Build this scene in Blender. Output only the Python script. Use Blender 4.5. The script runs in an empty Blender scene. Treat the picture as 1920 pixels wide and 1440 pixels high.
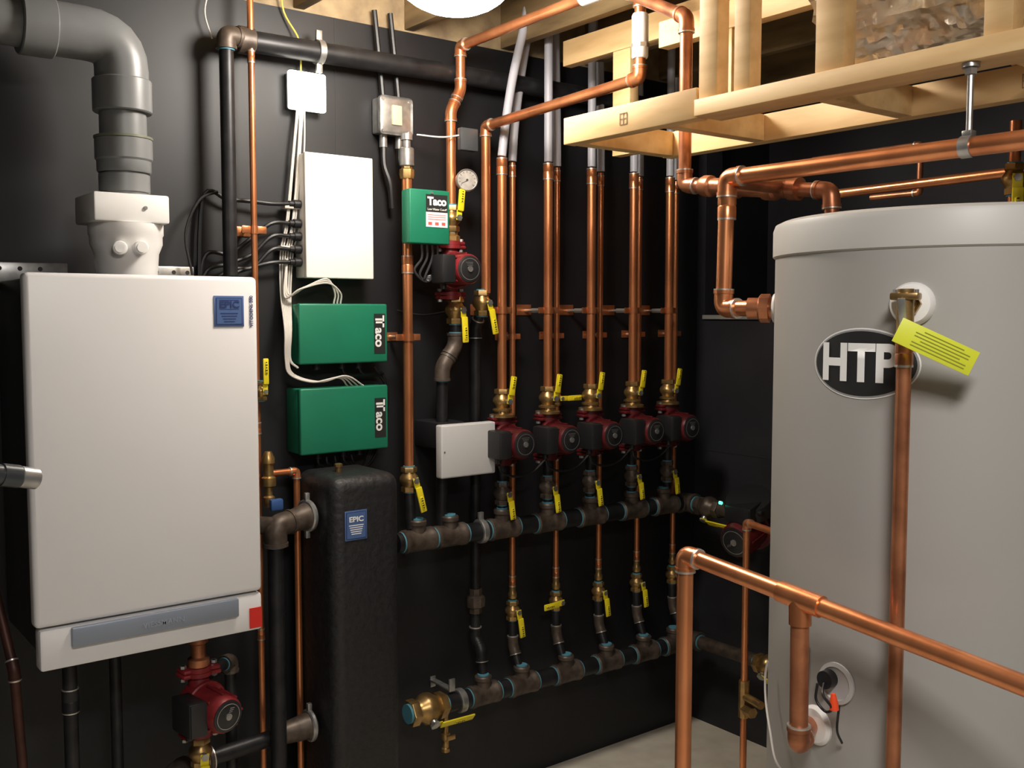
import bpy, bmesh, math, random
from mathutils import Vector, Matrix, noise
random.seed(4)
V=Vector
COL=bpy.context.scene.collection
# ---------------------------------------------------------------- materials
def mat(name,col,metal=0.0,rough=0.5,var=0.0,scale=8.0,bump=0.0,stretch=(1,1,1),col2=None,emit=0,coat=0):
    m=bpy.data.materials.new(name); m.use_nodes=True
    nt=m.node_tree; b=nt.nodes["Principled BSDF"]
    b.inputs["Metallic"].default_value=metal; b.inputs["Roughness"].default_value=rough
    b.inputs["Base Color"].default_value=(*col,1)
    if coat: b.inputs["Coat Weight"].default_value=coat
    if emit:
        b.inputs["Emission Color"].default_value=(*col,1); b.inputs["Emission Strength"].default_value=emit
    if var or bump or col2:
        tc=nt.nodes.new("ShaderNodeTexCoord"); mp=nt.nodes.new("ShaderNodeMapping"); no=nt.nodes.new("ShaderNodeTexNoise")
        mp.inputs["Scale"].default_value=stretch; no.inputs["Scale"].default_value=scale; no.inputs["Detail"].default_value=5
        nt.links.new(tc.outputs["Object"],mp.inputs[0]); nt.links.new(mp.outputs[0],no.inputs["Vector"])
        cr=nt.nodes.new("ShaderNodeValToRGB")
        c2=col2 if col2 else tuple(c*(1-var) for c in col)
        cr.color_ramp.elements[0].position=0.35; cr.color_ramp.elements[1].position=0.65
        cr.color_ramp.elements[0].color=(*c2,1); cr.color_ramp.elements[1].color=(*col,1)
        nt.links.new(no.outputs["Fac"],cr.inputs[0]); nt.links.new(cr.outputs[0],b.inputs["Base Color"])
        if bump:
            bp=nt.nodes.new("ShaderNodeBump"); bp.inputs["Strength"].default_value=bump; bp.inputs["Distance"].default_value=0.01
            nt.links.new(no.outputs["Fac"],bp.inputs["Height"]); nt.links.new(bp.outputs[0],b.inputs["Normal"])
    return m
COPPER=mat("copper",(.90,.36,.155),.8,.28,col2=(.60,.215,.09),scale=9,stretch=(1,1,.35))
COPPER_D=mat("aged_copper",(.62,.25,.12),.72,.36,col2=(.32,.12,.06),scale=14)
COPPER_X=mat("dull_dark_copper",(.10,.038,.027),.5,.5,col2=(.05,.02,.015),scale=14)
BRASS=mat("brass",(.56,.36,.13),.8,.33,col2=(.30,.19,.08),scale=25)
SOLDER=mat("solder",(.7,.66,.6),.8,.35)
IRON=mat("malleable_iron",(.125,.097,.077),.4,.46,col2=(.06,.044,.034),scale=30,bump=.1)
BLACKPIPE=mat("black_steel",(.028,.028,.030),.4,.42,col2=(.014,.014,.016),scale=20)
SEAL=mat("thread_sealant",(.09,.28,.36),0,.5)
STEEL=mat("galvanised_steel",(.55,.55,.54),.8,.35,var=.35,scale=30)
YEL=mat("yellow_vinyl",(.82,.68,.02),0,.4)
INK=mat("black_ink",(.02,.02,.02),0,.5)
WHITEINK=mat("white_ink",(.85,.85,.83),0,.5)
REDIRON=mat("red_iron",(.30,.022,.028),.1,.42,col2=(.17,.015,.018),scale=20)
REDDARK=mat("dark_red_iron",(.14,.011,.015),.1,.42,col2=(.07,.007,.009),scale=20)
BLACKP=mat("black_plastic",(.016,.016,.018),0,.4)
GREEN=mat("green_enamel",(.014,.21,.115),.1,.42,col2=(.012,.18,.10),scale=6)
WHITEE=mat("white_enamel",(.80,.795,.80),0,.35,col2=(.78,.775,.78),scale=3)
CREAM=mat("cream_enamel",(.90,.89,.83),0,.42)
LGREY=mat("light_grey_plastic",(.60,.60,.60),0,.4)
PVC=mat("grey_pvc",(.20,.208,.212),0,.36,col2=(.17,.178,.182),scale=5)
PVCW=mat("white_pvc",(.82,.81,.79),0,.35)
PEX=mat("grey_pex",(.50,.50,.55),0,.4)
TANK=mat("tank_grey",(.385,.375,.355),.05,.45,col2=(.365,.355,.335),scale=2)
TANKLID=mat("tank_lid_plastic",(.50,.49,.465),0,.45)
TANKLAB=mat("tank_rating_label",(.45,.44,.42),0,.4)
BLUELAB=mat("blue_label",(.09,.16,.36),.2,.35)
BLUEDK=mat("blue_print",(.02,.04,.15),0,.5)
BARBLUE=mat("blue_grey_strip",(.27,.31,.38),.3,.4)
BARTXT=mat("pale_grey_print",(.33,.37,.43),.2,.4)
REDLAB=mat("red_label",(.65,.03,.02),0,.4)
FOAM=mat("black_foam_jacket",(.015,.015,.017),0,.5,col2=(.010,.010,.011),scale=50,bump=.35)
WOOD=mat("pine_lumber",(.82,.58,.29),0,.6,col2=(.67,.43,.19),scale=7,stretch=(3,.5,3))
JOIST=mat("dull_joist_lumber",(.34,.235,.11),0,.7,col2=(.18,.12,.055),scale=7,stretch=(3,.5,3))  # darker and duller than the platform pine
STAMP=mat("lumber_stamp_ink",(.25,.15,.08),0,.7)
FOIL=mat("crinkled_foil",(1.0,.95,.84),.6,.28,col2=(.85,.75,.58),scale=16,bump=.8)
WALLB=mat("black_painted_wall",(.0105,.0112,.0135),0,.52,col2=(.007,.007,.009),scale=4,bump=.1)
WALLG=mat("dark_grey_block_wall",(.022,.022,.027),0,.58,col2=(.015,.015,.019),scale=5,bump=.2)
LEDGE=mat("grey_ledge",(.34,.33,.31),0,.7,col2=(.24,.24,.22),scale=7,bump=.2)
CONC=mat("bare_concrete",(.74,.69,.58),0,.85,col2=(.60,.55,.45),scale=7,bump=.3)
OSB=mat("subfloor_board",(.36,.27,.15),0,.7,col2=(.2,.14,.08),scale=12,bump=.3)
CABW=mat("white_cable",(.6,.57,.52),0,.5)
CABB=mat("black_cable",(.010,.010,.011),0,.45)
CABG=mat("grey_cable",(.05,.05,.055),0,.4)
GAUGE=mat("gauge_face",(.8,.8,.78),0,.3)
LED=mat("green_led",(.05,1,.5),0,.4,emit=6)
BULB=mat("lit_lamp_glass",(1,.93,.84),0,.4,emit=80)
GLOWBOX=mat("glowing_white_cover",(1,.98,.9),0,.3,emit=5)  # overexposed glare put into the cover as emission; no lamp inside
IVORY=mat("ivory_plastic",(.62,.56,.36),0,.4)
ORANGE=mat("red_orange_cap",(.85,.08,.02),0,.4)
# ---------------------------------------------------------------- helpers
def frame(axis):
    a=V(axis).normalized(); t=V((0,0,1)) if abs(a.z)<.9 else V((1,0,0))
    u=a.cross(t).normalized(); w=a.cross(u).normalized(); return a,u,w
def fillet(pts,d,n=6):
    P=[V(p) for p in pts]
    if len(P)<3 or d<=0: return P
    out=[P[0]]
    for i in range(1,len(P)-1):
        A,B,C=P[i-1],P[i],P[i+1]
        la,lc=(A-B).length,(C-B).length
        s=B+(A-B).normalized()*min(d,la*.48); e=B+(C-B).normalized()*min(d,lc*.48)
        for k in range(n+1):
            t=k/n; out.append(s*(1-t)**2+B*2*t*(1-t)+e*t*t)
    out.append(P[-1]); return out
def smooth(pts,n=7):
    P=[V(p) for p in pts]; P=[P[0]*2-P[1]]+P+[P[-1]*2-P[-2]]; out=[]
    for i in range(1,len(P)-2):
        a,b,c,d=P[i-1:i+3]
        for k in range(n):
            t=k/n; out.append(.5*((2*b)+(c-a)*t+(2*a-5*b+4*c-d)*t*t+(3*b-a-3*c+d)*t**3))
    out.append(P[-2]); return out
class M:
    def __init__(s): s.bm=bmesh.new()
    def lathe(s,o,axis,prof,seg=28,caps=True):
        o=V(o); a,u,w=frame(axis); rings=[]
        pr=list(prof)
        if caps:
            if pr[0][0]>0: pr=[(0,pr[0][1])]+pr
            if pr[-1][0]>0: pr=pr+[(0,pr[-1][1])]
        for r,h in pr:
            if r<=1e-6: rings.append([s.bm.verts.new(o+a*h)])
            else: rings.append([s.bm.verts.new(o+a*h+(u*math.cos(2*math.pi*i/seg)+w*math.sin(2*math.pi*i/seg))*r) for i in range(seg)])
        for A,B in zip(rings,rings[1:]):
            if len(A)==1 and len(B)==1: continue
            for i in range(seg):
                j=(i+1)%seg
                if len(A)==1: f=[A[0],B[i],B[j]]
                elif len(B)==1: f=[A[i],B[0],A[j]]
                else: f=[A[i],B[i],B[j],A[j]]
                try: s.bm.faces.new(f)
                except ValueError: pass
        return s
    def cyl(s,p0,p1,r,r1=None,seg=24,bev=0):
        p0,p1=V(p0),V(p1); L=(p1-p0).length; r1=r if r1 is None else r1
        if bev: pr=[(r-bev,0),(r,bev),(r1,L-bev),(r1-bev,L)]
        else: pr=[(r,0),(r1,L)]
        return s.lathe(p0,p1-p0,pr,seg)
    def sphere(s,c,r,sc=(1,1,1),seg=20):
        M_=Matrix.Translation(V(c))@Matrix.Diagonal((sc[0],sc[1],sc[2],1))
        bmesh.ops.create_uvsphere(s.bm,u_segments=seg,v_segments=seg//2,radius=r,matrix=M_); return s
    def box(s,c,size,bev=0,rot=None,seg=2):
        R=rot.to_4x4() if rot else Matrix.Identity(4)
        mt=Matrix.Translation(V(c))@R@Matrix.Diagonal((size[0],size[1],size[2],1))
        g=bmesh.ops.create_cube(s.bm,size=1,matrix=mt)
        if bev:
            ed=list({e for v in g["verts"] for e in v.link_edges})
            bmesh.ops.bevel(s.bm,geom=ed,offset=bev,segments=seg,profile=.5,affect='EDGES')
        return s
    def bb(s,x0,x1,y0,y1,z0,z1,bev=0,seg=2):
        return s.box(((x0+x1)/2,(y0+y1)/2,(z0+z1)/2),(abs(x1-x0),abs(y1-y0),abs(z1-z0)),bev,None,seg)
    def tube(s,pts,r,fil=0,seg=16,sm=False):
        P=smooth(pts) if sm else fillet(pts,fil)
        Q=[P[0]]
        for p in P[1:]:
            if (p-Q[-1]).length>1e-5: Q.append(p)
        P=Q; tan=[]
        for i in range(len(P)):
            a=P[max(i-1,0)]; b=P[min(i+1,len(P)-1)]; tan.append((b-a).normalized())
        _,u,w=frame(tan[0]); rings=[]
        for i,p in enumerate(P):
            t=tan[i]; u=(u-t*u.dot(t)).normalized(); w=t.cross(u)
            rings.append([s.bm.verts.new(p+(u*math.cos(2*math.pi*k/seg)+w*math.sin(2*math.pi*k/seg))*r) for k in range(seg)])
        for A,B in zip(rings,rings[1:]):
            for i in range(seg):
                j=(i+1)%seg; s.bm.faces.new([A[i],A[j],B[j],B[i]])
        s.bm.faces.new(rings[0][::-1]); s.bm.faces.new(rings[-1]); return s
    def obj(s,name,m,parent=None,label=None,ang=35):
        bm=s.bm; bmesh.ops.recalc_face_normals(bm,faces=bm.faces[:])
        if parent is not None: o0=wloc(parent)
        else:
            xs=[v.co for v in bm.verts]; lo=V([min(c[i] for c in xs) for i in range(3)]); hi=V([max(c[i] for c in xs) for i in range(3)])
            o0=(lo+hi)/2; o0.z=lo.z
        for v in bm.verts: v.co-=o0
        me=bpy.data.meshes.new(name); bm.to_mesh(me); bm.free()
        me.polygons.foreach_set("use_smooth",[True]*len(me.polygons)); me.set_sharp_from_angle(angle=math.radians(ang))
        me.materials.append(m)
        ob=bpy.data.objects.new(name,me); COL.objects.link(ob)
        if parent is not None: ob.parent=parent
        else: ob.location=o0
        if label: ob["label"]=label
        return ob
def wloc(o):
    v=V(o.location)
    while o.parent: o=o.parent; v+=V(o.location)
    return v
def thing(name,label,cat,loc,group=None):
    e=bpy.data.objects.new(name,None); e.empty_display_size=.05; COL.objects.link(e); e.location=V(loc)
    e["label"]=label; e["category"]=cat
    if group: e["group"]=group
    return e
def tag(o,label,cat,group=None):
    o["label"]=label; o["category"]=cat
    if group: o["group"]=group
    return o
def struct(o): o["kind"]="structure"; return o
def dup(o,delta,parent=None):
    n=o.copy(); COL.objects.link(n)
    if parent is not None: n.parent=parent
    else: n.location=V(o.location)+V(delta)
    for c in o.children: dup(c,delta,n)
    return n
def text(body,size,loc,m,parent,rot=(math.pi/2,0,0),name="lettering",bold=0,sx=1.0,wrap=None,shear=0):
    cu=bpy.data.curves.new("txt","FONT"); cu.body=body; cu.size=size; cu.align_x='CENTER'; cu.align_y='CENTER'; cu.offset=bold; cu.shear=shear
    if not wrap: cu.extrude=.0004
    t=bpy.data.objects.new("txt",cu); COL.objects.link(t); bpy.context.view_layer.update()
    me=bpy.data.meshes.new_from_object(t.evaluated_get(bpy.context.evaluated_depsgraph_get()))
    bpy.data.objects.remove(t); me.name=name
    for v in me.vertices: v.co.x*=sx
    if wrap:
        bm=bmesh.new(); bm.from_mesh(me)
        for _ in range(2):
            bmesh.ops.triangulate(bm,faces=bm.faces[:])
            bmesh.ops.subdivide_edges(bm,edges=[e for e in bm.edges if e.calc_length()>.012],cuts=1)
        bm.to_mesh(me); bm.free()
        pl=wloc(parent)
        for v in me.vertices: v.co=wrap(v.co.x,v.co.y)-pl
    ob=bpy.data.objects.new(name,me); COL.objects.link(ob); me.materials.clear(); me.materials.append(m)
    ob.parent=parent
    if not wrap:
        ob.location=V(loc)-wloc(parent); ob.rotation_euler=rot
    return ob
def ring(E,p,axis,r,w,seal):
    a=V(axis).normalized(); M().cyl(V(p)-a*w,V(p)+a*w,r+.0012,seg=20).obj("thread_sealant" if seal else "solder_joint",SEAL if seal else SOLDER,E)
def pipe(label,pts,r,m=None,name="copper_pipe",cat="pipe",em=None,fit=1.2,couple=(),group=None,seal=False,elen=1.9):
    m=m or COPPER; em=em or m; pts=[V(p) for p in pts]
    E=thing(name,label,cat,pts[-1] if pts[-1].z<pts[0].z else pts[0],group)
    M().tube(pts,r,r*1.3,18).obj("tube",m,E)
    for i in range(1,len(pts)-1):
        A,B,C=pts[i-1],pts[i],pts[i+1]; da=(A-B).normalized(); dc=(C-B).normalized()
        la=min(r*elen,(A-B).length*.5); lc=min(r*elen,(C-B).length*.5)
        k=M().tube([B+da*la,B,B+dc*lc],r*fit,r*1.4,18)
        for q,d in ((B+da*la,da),(B+dc*lc,dc)): k.cyl(q-d*r*.35,q+d*r*.1,r*fit*1.08,seg=20); ring(E,q+d*r*.16,d,r*(fit+.02 if not seal else 1.08),.002 if not seal else r*.12,seal)
        k.obj("elbow",em,E)
    for c,ax in couple:
        c=V(c); a=V(ax).normalized(); L=r*1.6
        M().lathe(c-a*L,a,[(r*1.17,0),(r*1.17,L*.9),(r*1.1,L),(r*1.17,L*1.1),(r*1.17,2*L)],20).obj("coupling",em,E)
        for sgn in(-1,1): ring(E,c+a*sgn*(L+.001),a,r*1.1,.002,seal)
    return E
def cable(label,pts,r,m,name="cable",group=None):
    return tag(M().tube(pts,r,seg=8,sm=True).obj(name,m),label,"cable",group)
def valve(c,r,hdir=(0,0,-1),face=(0,-1,0),axis=(0,0,1),label=None,m=None,hl=.085,group=None,hw=.024,seal=True):
    m=m or BRASS; c=V(c); a=V(axis).normalized(); f=V(face).normalized(); h=V(hdir).normalized(); h=(h-f*h.dot(f)).normalized()
    E=thing("ball_valve",label or "brass ball valve with yellow vinyl-dipped lever on a pipe","valve",c,group)
    b=M()
    b.lathe(c,a,[(1.45*r,-2.3*r),(1.5*r,-2.2*r),(1.5*r,-1.4*r),(1.2*r,-1.3*r)],6)
    b.lathe(c,a,[(1.2*r,-1.35*r),(1.3*r,-1.0*r),(1.7*r,-.5*r),(1.8*r,0),(1.7*r,.5*r),(1.3*r,1.0*r),(1.2*r,1.35*r)],24)
    b.lathe(c,a,[(1.2*r,1.3*r),(1.5*r,1.4*r),(1.5*r,2.2*r),(1.45*r,2.3*r)],6)
    b.obj("valve_body",m,E)
    so=1.7*r+.014
    M().cyl(c+f*1.4*r,c+f*so,.45*r).cyl(c+f*(so-.004),c+f*(so+.005),.6*r,seg=6).obj("valve_stem",STEEL,E)
    s=h.cross(f).normalized(); R=Matrix((s,f,h)).transposed()
    hb=M()
    hb.box(c+f*so+h*.008,(hw*.9,.003,.034),.001,R)
    hb.box(c+f*(so+.006)+h*(hl*.5+.016),(hw,.007,hl-.012),.0032,R)
    hb.box(c+f*(so+.009)+h*(hl*.62+.016),(hw*.5,.007,hl*.45),.003,R)
    ho=hb.obj("lever_handle",YEL,E)
    mk=M()
    for k in range(5): mk.box(c+f*(so+.0128)+h*(hl*.45+.016+k*.008),(hw*(.32 if k%2 else .2),.0006,.0035),0,R)
    mk.obj("handle_print",INK,ho)
    if seal:
        for q in(-1,1): M().cyl(c+a*q*2.3*r,c+a*q*2.55*r,r*1.08).obj("thread_sealant",SEAL,E)
    return E
def pump(c,axis=(0,0,1),face=(0,-1,0),side=(-1,0,0),label="",H=.17,group=None,redmotor=False,s=1.0,red=None):
    red=red or REDIRON
    c=V(c); a=V(axis).normalized(); f=V(face).normalized(); d=V(side).normalized()
    E=thing("circulator_pump",label,"pump",c-a*H/2,group); R=Matrix((d,f,a)).transposed()
    for sg in(-1,1):
        q=c+a*sg*(H/2-.006)
        fl=M(); fl.cyl(q-a*.006,q+a*.006,.036*s); fl.box(q,(.108*s,.042*s,.012),.005,R)
        qq=c+a*sg*(H/2+.007); fl.cyl(qq-a*.0065,qq+a*.0065,.034*s); fl.box(qq,(.104*s,.04*s,.012),.005,R)
        fo=fl.obj("pump_flange",red,E)
        for k in(-1,1):
            bo=M(); p=c+a*sg*H/2+d*k*.043*s; bo.cyl(p-a*.022,p+a*.022,.0045,seg=8); bo.lathe(p+a*.014,a,[(.009,0),(.009,.008)],6); bo.lathe(p-a*.022,a,[(.009,0),(.009,.008)],6)
            bo.obj("flange_bolt",STEEL,fo)
    b=M(); b.cyl(c-a*(H/2-.01),c-a*.03,.024*s,.034*s); b.cyl(c+a*.03,c+a*(H/2-.01),.034*s,.024*s)
    b.lathe(c-f*.035*s,f,[(.035*s,0),(.052*s,.012*s),(.056*s,.03*s),(.056*s,.05*s),(.05*s,.056*s)],32)
    b.lathe(c+f*.021*s,f,[(.062*s,0),(.064*s,.002),(.064*s,.010*s),(.060*s,.013*s)],32)
    b.obj("volute",red,E)
    mo=M(); mo.lathe(c+f*.034*s,f,[(.05*s,0),(.051*s,.01),(.051*s,.085*s),(.046*s,.095*s)],32)
    for k in range(8):
        t=k*math.pi/4; n=d*math.cos(t)+a*math.sin(t); mo.box(c+f*.075*s+n*.052*s,(.008,.07*s,.006),.001,Matrix((n,f,n.cross(f))).transposed())
    mo.obj("motor",red if redmotor else BLACKP,E)
    q=c+f*.129*s
    p=M(); p.lathe(q,f,[(.044*s,-.002),(.044*s,.0025),(.041*s,.004)],32); po=p.obj("face_plate",BLACKP if redmotor else red,E)
    w=M(); w.lathe(q+f*.004,f,[(.0095*s,0),(.0095*s,.004)],16)
    w.obj("shaft_plug",STEEL if redmotor else BLACKP,po)
    mk=M(); mk.lathe(q+f*.003,f,[(.034*s,.0012),(.036*s,.0012),(.036*s,.0018),(.034*s,.0018)],28,caps=False)
    for k in range(3): mk.box(q+f*.0045+a*(.022-.005*k)*s,(.034*s-.006*k,.0008,.002),0,R)
    mk.obj("face_print",STEEL,po)
    tb=M(); tb.box(c+f*.075*s+d*.072*s,(.05*s,.085*s,.095*s),.006,R)
    tb.box(c+f*.118*s+d*.072*s,(.044*s,.006,.088*s),.002,R)
    tb.cyl(c+f*.075*s+d*.072*s-a*.046*s,c+f*.075*s+d*.072*s-a*.066*s,.011,seg=12)
    tb.obj("terminal_box",BLACKP,E)
    return E
# ================================================================ ROOM
XR=3.31
def sb(name,m,*a):
    return struct(M().bb(*a).obj(name,m))
sb("floor",CONC,-1.2,3.9,-4.8,.15,-.12,0)
sb("wall_back",WALLB,-1.2,3.9,0,.15,0,2.74)
sb("wall_right",WALLG,XR,3.9,-4.8,0,0,1.765)
sb("wall_right_recess",WALLG,3.78,3.9,-4.8,0,1.765,2.95)
sb("trim_1",WALLG,XR,XR+.10,-.045,0,1.765,2.95)
sb("trim_2",LEDGE,XR-.015,3.78,-4.8,-.045,1.765,1.782)
sb("wall_left",WALLG,-1.35,-1.2,-4.8,.15,0,2.95)
sb("wall_rear",mat("plain_plaster",(.35,.33,.3),0,.8),-1.2,3.9,-4.95,-4.8,0,2.95)
sb("ceiling",OSB,-1.2,3.9,-4.8,.15,2.95,3.02)
sb("trim_4",OSB,-1.2,3.9,.0,.15,2.74,2.95)
SEAMM=mat("seam_paint",(.022,.022,.026),0,.6)
sb("trim_5",SEAMM,1.579,1.581,-.0015,0,0,2.74)
for k,z in enumerate((.40,.80,1.20)): sb(f"trim_{6+k}",SEAMM,XR-.002,XR,-2.5,-.001,z,z+.004)
x=-1.0; first=None
while x<3.7:
    if first is None:
        first=tag(M().bb(x,x+.038,-4.8,-.001,2.745,2.95,.003).obj("ceiling_joist",JOIST),"rough pine joist running above the mechanical room","joist","ceiling joists")
    else: dup(first,(x-(-1.0),0,0))
    x+=.406
# ================================================================ BOILER
E=thing("wall_boiler","white enamelled wall-hung gas boiler with grey-blue strip","boiler",(.825,-.25,.94))
M().bb(.56,1.09,-.415,-.02,.955,1.875,.006).obj("casing",BLACKP,E)
d=M().bb(.535,1.105,-.452,-.405,1.042,1.885,.012,3).obj("front_door",WHITEE,E)
lp=M().bb(.545,1.105,-.448,-.40,.935,1.036,.008).obj("lower_panel",WHITEE,E)
b=M().bb(.615,1.035,-.462,-.447,.985,1.034,.004).obj("trim_strip",BARBLUE,lp); text("VIESSMANN",.020,(.835,-.4635,1.008),BARTXT,lp,bold=.0003)
M().bb(1.068,1.102,-.4505,-.4475,.943,.998).obj("red_sticker",REDLAB,lp)
s=M().bb(.985,1.066,-.4545,-.4515,1.755,1.835,.001).obj("blue_sticker",BLUELAB,d)
M().bb(.990,1.061,-.4552,-.4545,1.760,1.830).obj("sticker_border",BLUEDK,s)
M().bb(.992,1.059,-.4556,-.4548,1.762,1.828).obj("sticker_field",BLUELAB,s)
text("EPIC",.024,(1.026,-.4565,1.812),BLUEDK,s,sx=1.15,bold=.0006)
for z in(1.7995,1.823): M().bb(.999,1.052,-.4560,-.4556,z,z+.0015).obj("logo_bar",BLUEDK,s)
for k in range(4): M().bb(1.002+.003*k,1.049-.003*k,-.4562,-.4556,1.788-.007*k,1.7905-.007*k).obj("small_print",BLUEDK,s)
text("VITODENS 200",.0125,(1.087,-.4535,1.795),BLUEDK,d,rot=(math.pi/2,-math.pi/2,0),bold=.0002)
for (x0,x1,hs) in((.50,.73,(.52,.56,.61,.66)),(.93,1.08,(.97,1.02,1.06))):
    bk=M().bb(x0,x1,-.06,-.045,1.87,1.925,.003).obj("mounting_bracket",STEEL,E)
    for x in hs: M().cyl((x,-.061,1.908),(x,-.0595,1.908),.006).obj("bracket_hole",INK,bk)
# flue
E=thing("flue_pipe","grey PVC flue pipe with wide elbow","pipe",(.83,-.25,2.09))
M().tube([(-1.2,-.25,2.50),(.60,-.25,2.50)],.058,seg=28).cyl((.83,-.25,2.09),(.83,-.25,2.36),.059,seg=28).obj("tube",PVC,E)
k=M(); k.tube([(.64,-.25,2.50),(.83,-.25,2.50),(.83,-.25,2.33)],.067,.13,28); k.cyl((.585,-.25,2.50),(.665,-.25,2.50),.075,seg=28,bev=.003); k.cyl((.83,-.25,2.31),(.83,-.25,2.395),.074,seg=28,bev=.003); k.obj("elbow",PVC,E)
k=M(); k.lathe((.83,-.25,2.155),(0,0,1),[(.065,0),(.068,.005),(.068,.03),(.072,.035),(.072,.085),(.068,.09)],32); k.cyl((.83,-.25,2.105),(.83,-.25,2.15),.064,seg=28); k.obj("coupling",PVC,E)
M().cyl((.83,-.25,2.242),(.83,-.25,2.248),.0735).obj("cement_bead",mat("pvc_cement",(.16,.17,.12),0,.4),E)
E=thing("flue_adapter","white plastic flue adapter with square collar and test caps","flue adapter",(.83,-.25,1.885))
M().bb(.728,.918,-.335,-.155,2.022,2.095,.006).obj("collar",PVCW,E)
M().lathe((.83,-.25,1.885),(0,0,1),[(.076,0),(.078,.02),(.081,.06),(.091,.085),(.091,.105),(.094,.11),(.094,.137)],36).obj("pot",PVCW,E)
M().cyl((.792,-.32,1.955),(.785,-.348,1.955),.018,bev=.002).cyl((.785,-.348,1.955),(.784,-.352,1.955),.012).obj("test_cap",PVCW,E)
M().cyl((.838,-.325,1.957),(.836,-.356,1.957),.018,bev=.002).cyl((.836,-.356,1.957),(.836,-.360,1.957),.012).obj("test_cap",PVCW,E)
M().cyl((.855,-.335,2.06),(.855,-.339,2.06),.005,seg=8).obj("collar_screw",STEEL,E)
# ================================================================ WALL BOXES
def lidbox(name,label,cat,x0,x1,z0,z1,dep,m,bev=.004,y1=-.002,screws=True):
    E=thing(name,label,cat,((x0+x1)/2,y1,z0))
    M().bb(x0+.002,x1-.002,-dep*.85,y1,z0+.002,z1-.002,bev).obj("housing",m,E)
    c=M().bb(x0,x1,-dep,-dep*.80,z0,z1,bev,3).obj("cover",m,E)
    if screws:
        for x,z in((x0+.012,(z0+z1)/2),(x1-.012,(z0+z1)/2)): M().cyl((x,-dep-.0015,z),(x,-dep,z),.003,seg=10).obj("cover_screw",STEEL,c)
    return E,c
lidbox("electrical_panel","tall cream steel control panel on black wall","electrical box",1.428,1.668,1.90,2.29,.085,CREAM,.004,screws=False)
for k,(z0,z1) in enumerate(((1.63,1.82),(1.345,1.555))):
    E,c=lidbox("zone_controller","green steel relay box with white lettering","relay box",1.388,1.703,z0,z1,.11,GREEN,.006,screws=False)
    E["group"]="green relay boxes on the wall"
    zc=(z0+z1)/2
    M().bb(1.652,1.693,-.1115,-.110,zc-.066,zc+.063).obj("black_label",INK,c)
    text("aco",.044,(1.670,-.1125,zc-.014),WHITEINK,c,rot=(math.pi/2,math.pi/2,0),bold=.0012)
    M().bb(1.658,1.689,-.1125,-.1118,zc+.032,zc+.038).bb(1.683,1.689,-.1125,-.1118,zc+.019,zc+.058).bb(1.656,1.682,-.1125,-.1118,zc+.041,zc+.048).obj("lettering",WHITEINK,c)
    for x in(1.47,1.56,1.62): M().cyl((x,-.06,z0),(x,-.06,z0-.02),.012,seg=12).obj("cable_gland",BLACKP,E)
E=thing("junction_box","square junction box with white cover made to glow and steel rim","junction box",(1.46,0,2.425))
M().bb(1.403,1.518,-.04,-.002,2.427,2.54,.006).obj("box",STEEL,E)
c=M().bb(1.395,1.522,-.046,-.039,2.423,2.542,.008,3).obj("cover",GLOWBOX,E)
for x in(1.405,1.512):
    for z in(2.433,2.532): M().cyl((x,-.048,z),(x,-.045,z),.0045,seg=10).obj("cover_screw",STEEL,c)
E=thing("switch_box","galvanised switch box with ivory rocker switch","switch",(1.77,0,2.38))
M().bb(1.712,1.83,-.055,-.002,2.382,2.50,.008).obj("box",STEEL,E)
c=M().bb(1.708,1.834,-.064,-.053,2.378,2.504,.012,3).obj("cover",STEEL,E)
M().bb(1.752,1.79,-.070,-.062,2.41,2.475,.003).obj("rocker_switch",IVORY,c)
for x in(1.72,1.822):
    for z in(2.39,2.492): M().cyl((x,-.067,z),(x,-.063,z),.006,seg=10).obj("cover_screw",STEEL,c)
for x in(1.74,1.80): M().cyl((x,-.03,2.38),(x,-.03,2.34),.013).obj("conduit_connector",STEEL,E)
E,c=lidbox("low_water_cutoff","small green control box with white and black label","control box",1.735,1.89,2.015,2.19,.20,GREEN,.005,y1=-.145,screws=False)
M().bb(1.797,1.880,-.2015,-.2,2.118,2.175).obj("black_label",INK,c)
text("Taco",.036,(1.8385,-.2025,2.152),WHITEINK,c,bold=.0015)
text("Low Water Cutoff",.0098,(1.8385,-.2025,2.127),WHITEINK,c)
M().bb(1.797,1.880,-.2015,-.2,2.070,2.118).obj("white_label",WHITEINK,c)
pr=M()
for k in range(3): pr.bb(1.803,1.873,-.202,-.2014,2.108-.007*k,2.110-.007*k)
for k in range(3): pr.bb(1.805+.026*k,1.819+.026*k,-.202,-.2014,2.076,2.086)
pr.obj("label_print",mat("red_print",(.6,.1,.08),0,.5),c)
M().cyl((1.82,-.2,2.18),(1.82,-.204,2.18),.004,seg=10).obj("cover_screw",STEEL,c)
lidbox("sensor_junction_box","light grey plastic junction box with screwed lid","junction box",1.86,2.085,1.235,1.415,.19,LGREY,.006,y1=-.155)
tag(M().bb(1.87,1.98,-.153,-.002,1.33,1.42,.006).obj("transformer_box",BLACKP),"black plastic box mounted behind the pale junction box","electrical box")
E=thing("flow_switch","small dark strap-on sensor with lead","sensor",(1.99,-.16,2.33))
M().bb(1.955,2.025,-.175,-.15,2.335,2.41,.004).obj("sensor_body",mat("dark_grey_plastic",(.06,.065,.07),0,.4),E)
M().tube([(1.96,-.16,2.385),(1.90,-.14,2.375),(1.84,-.08,2.385)],.003,sm=True,seg=8).obj("lead",LGREY,E)
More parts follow.
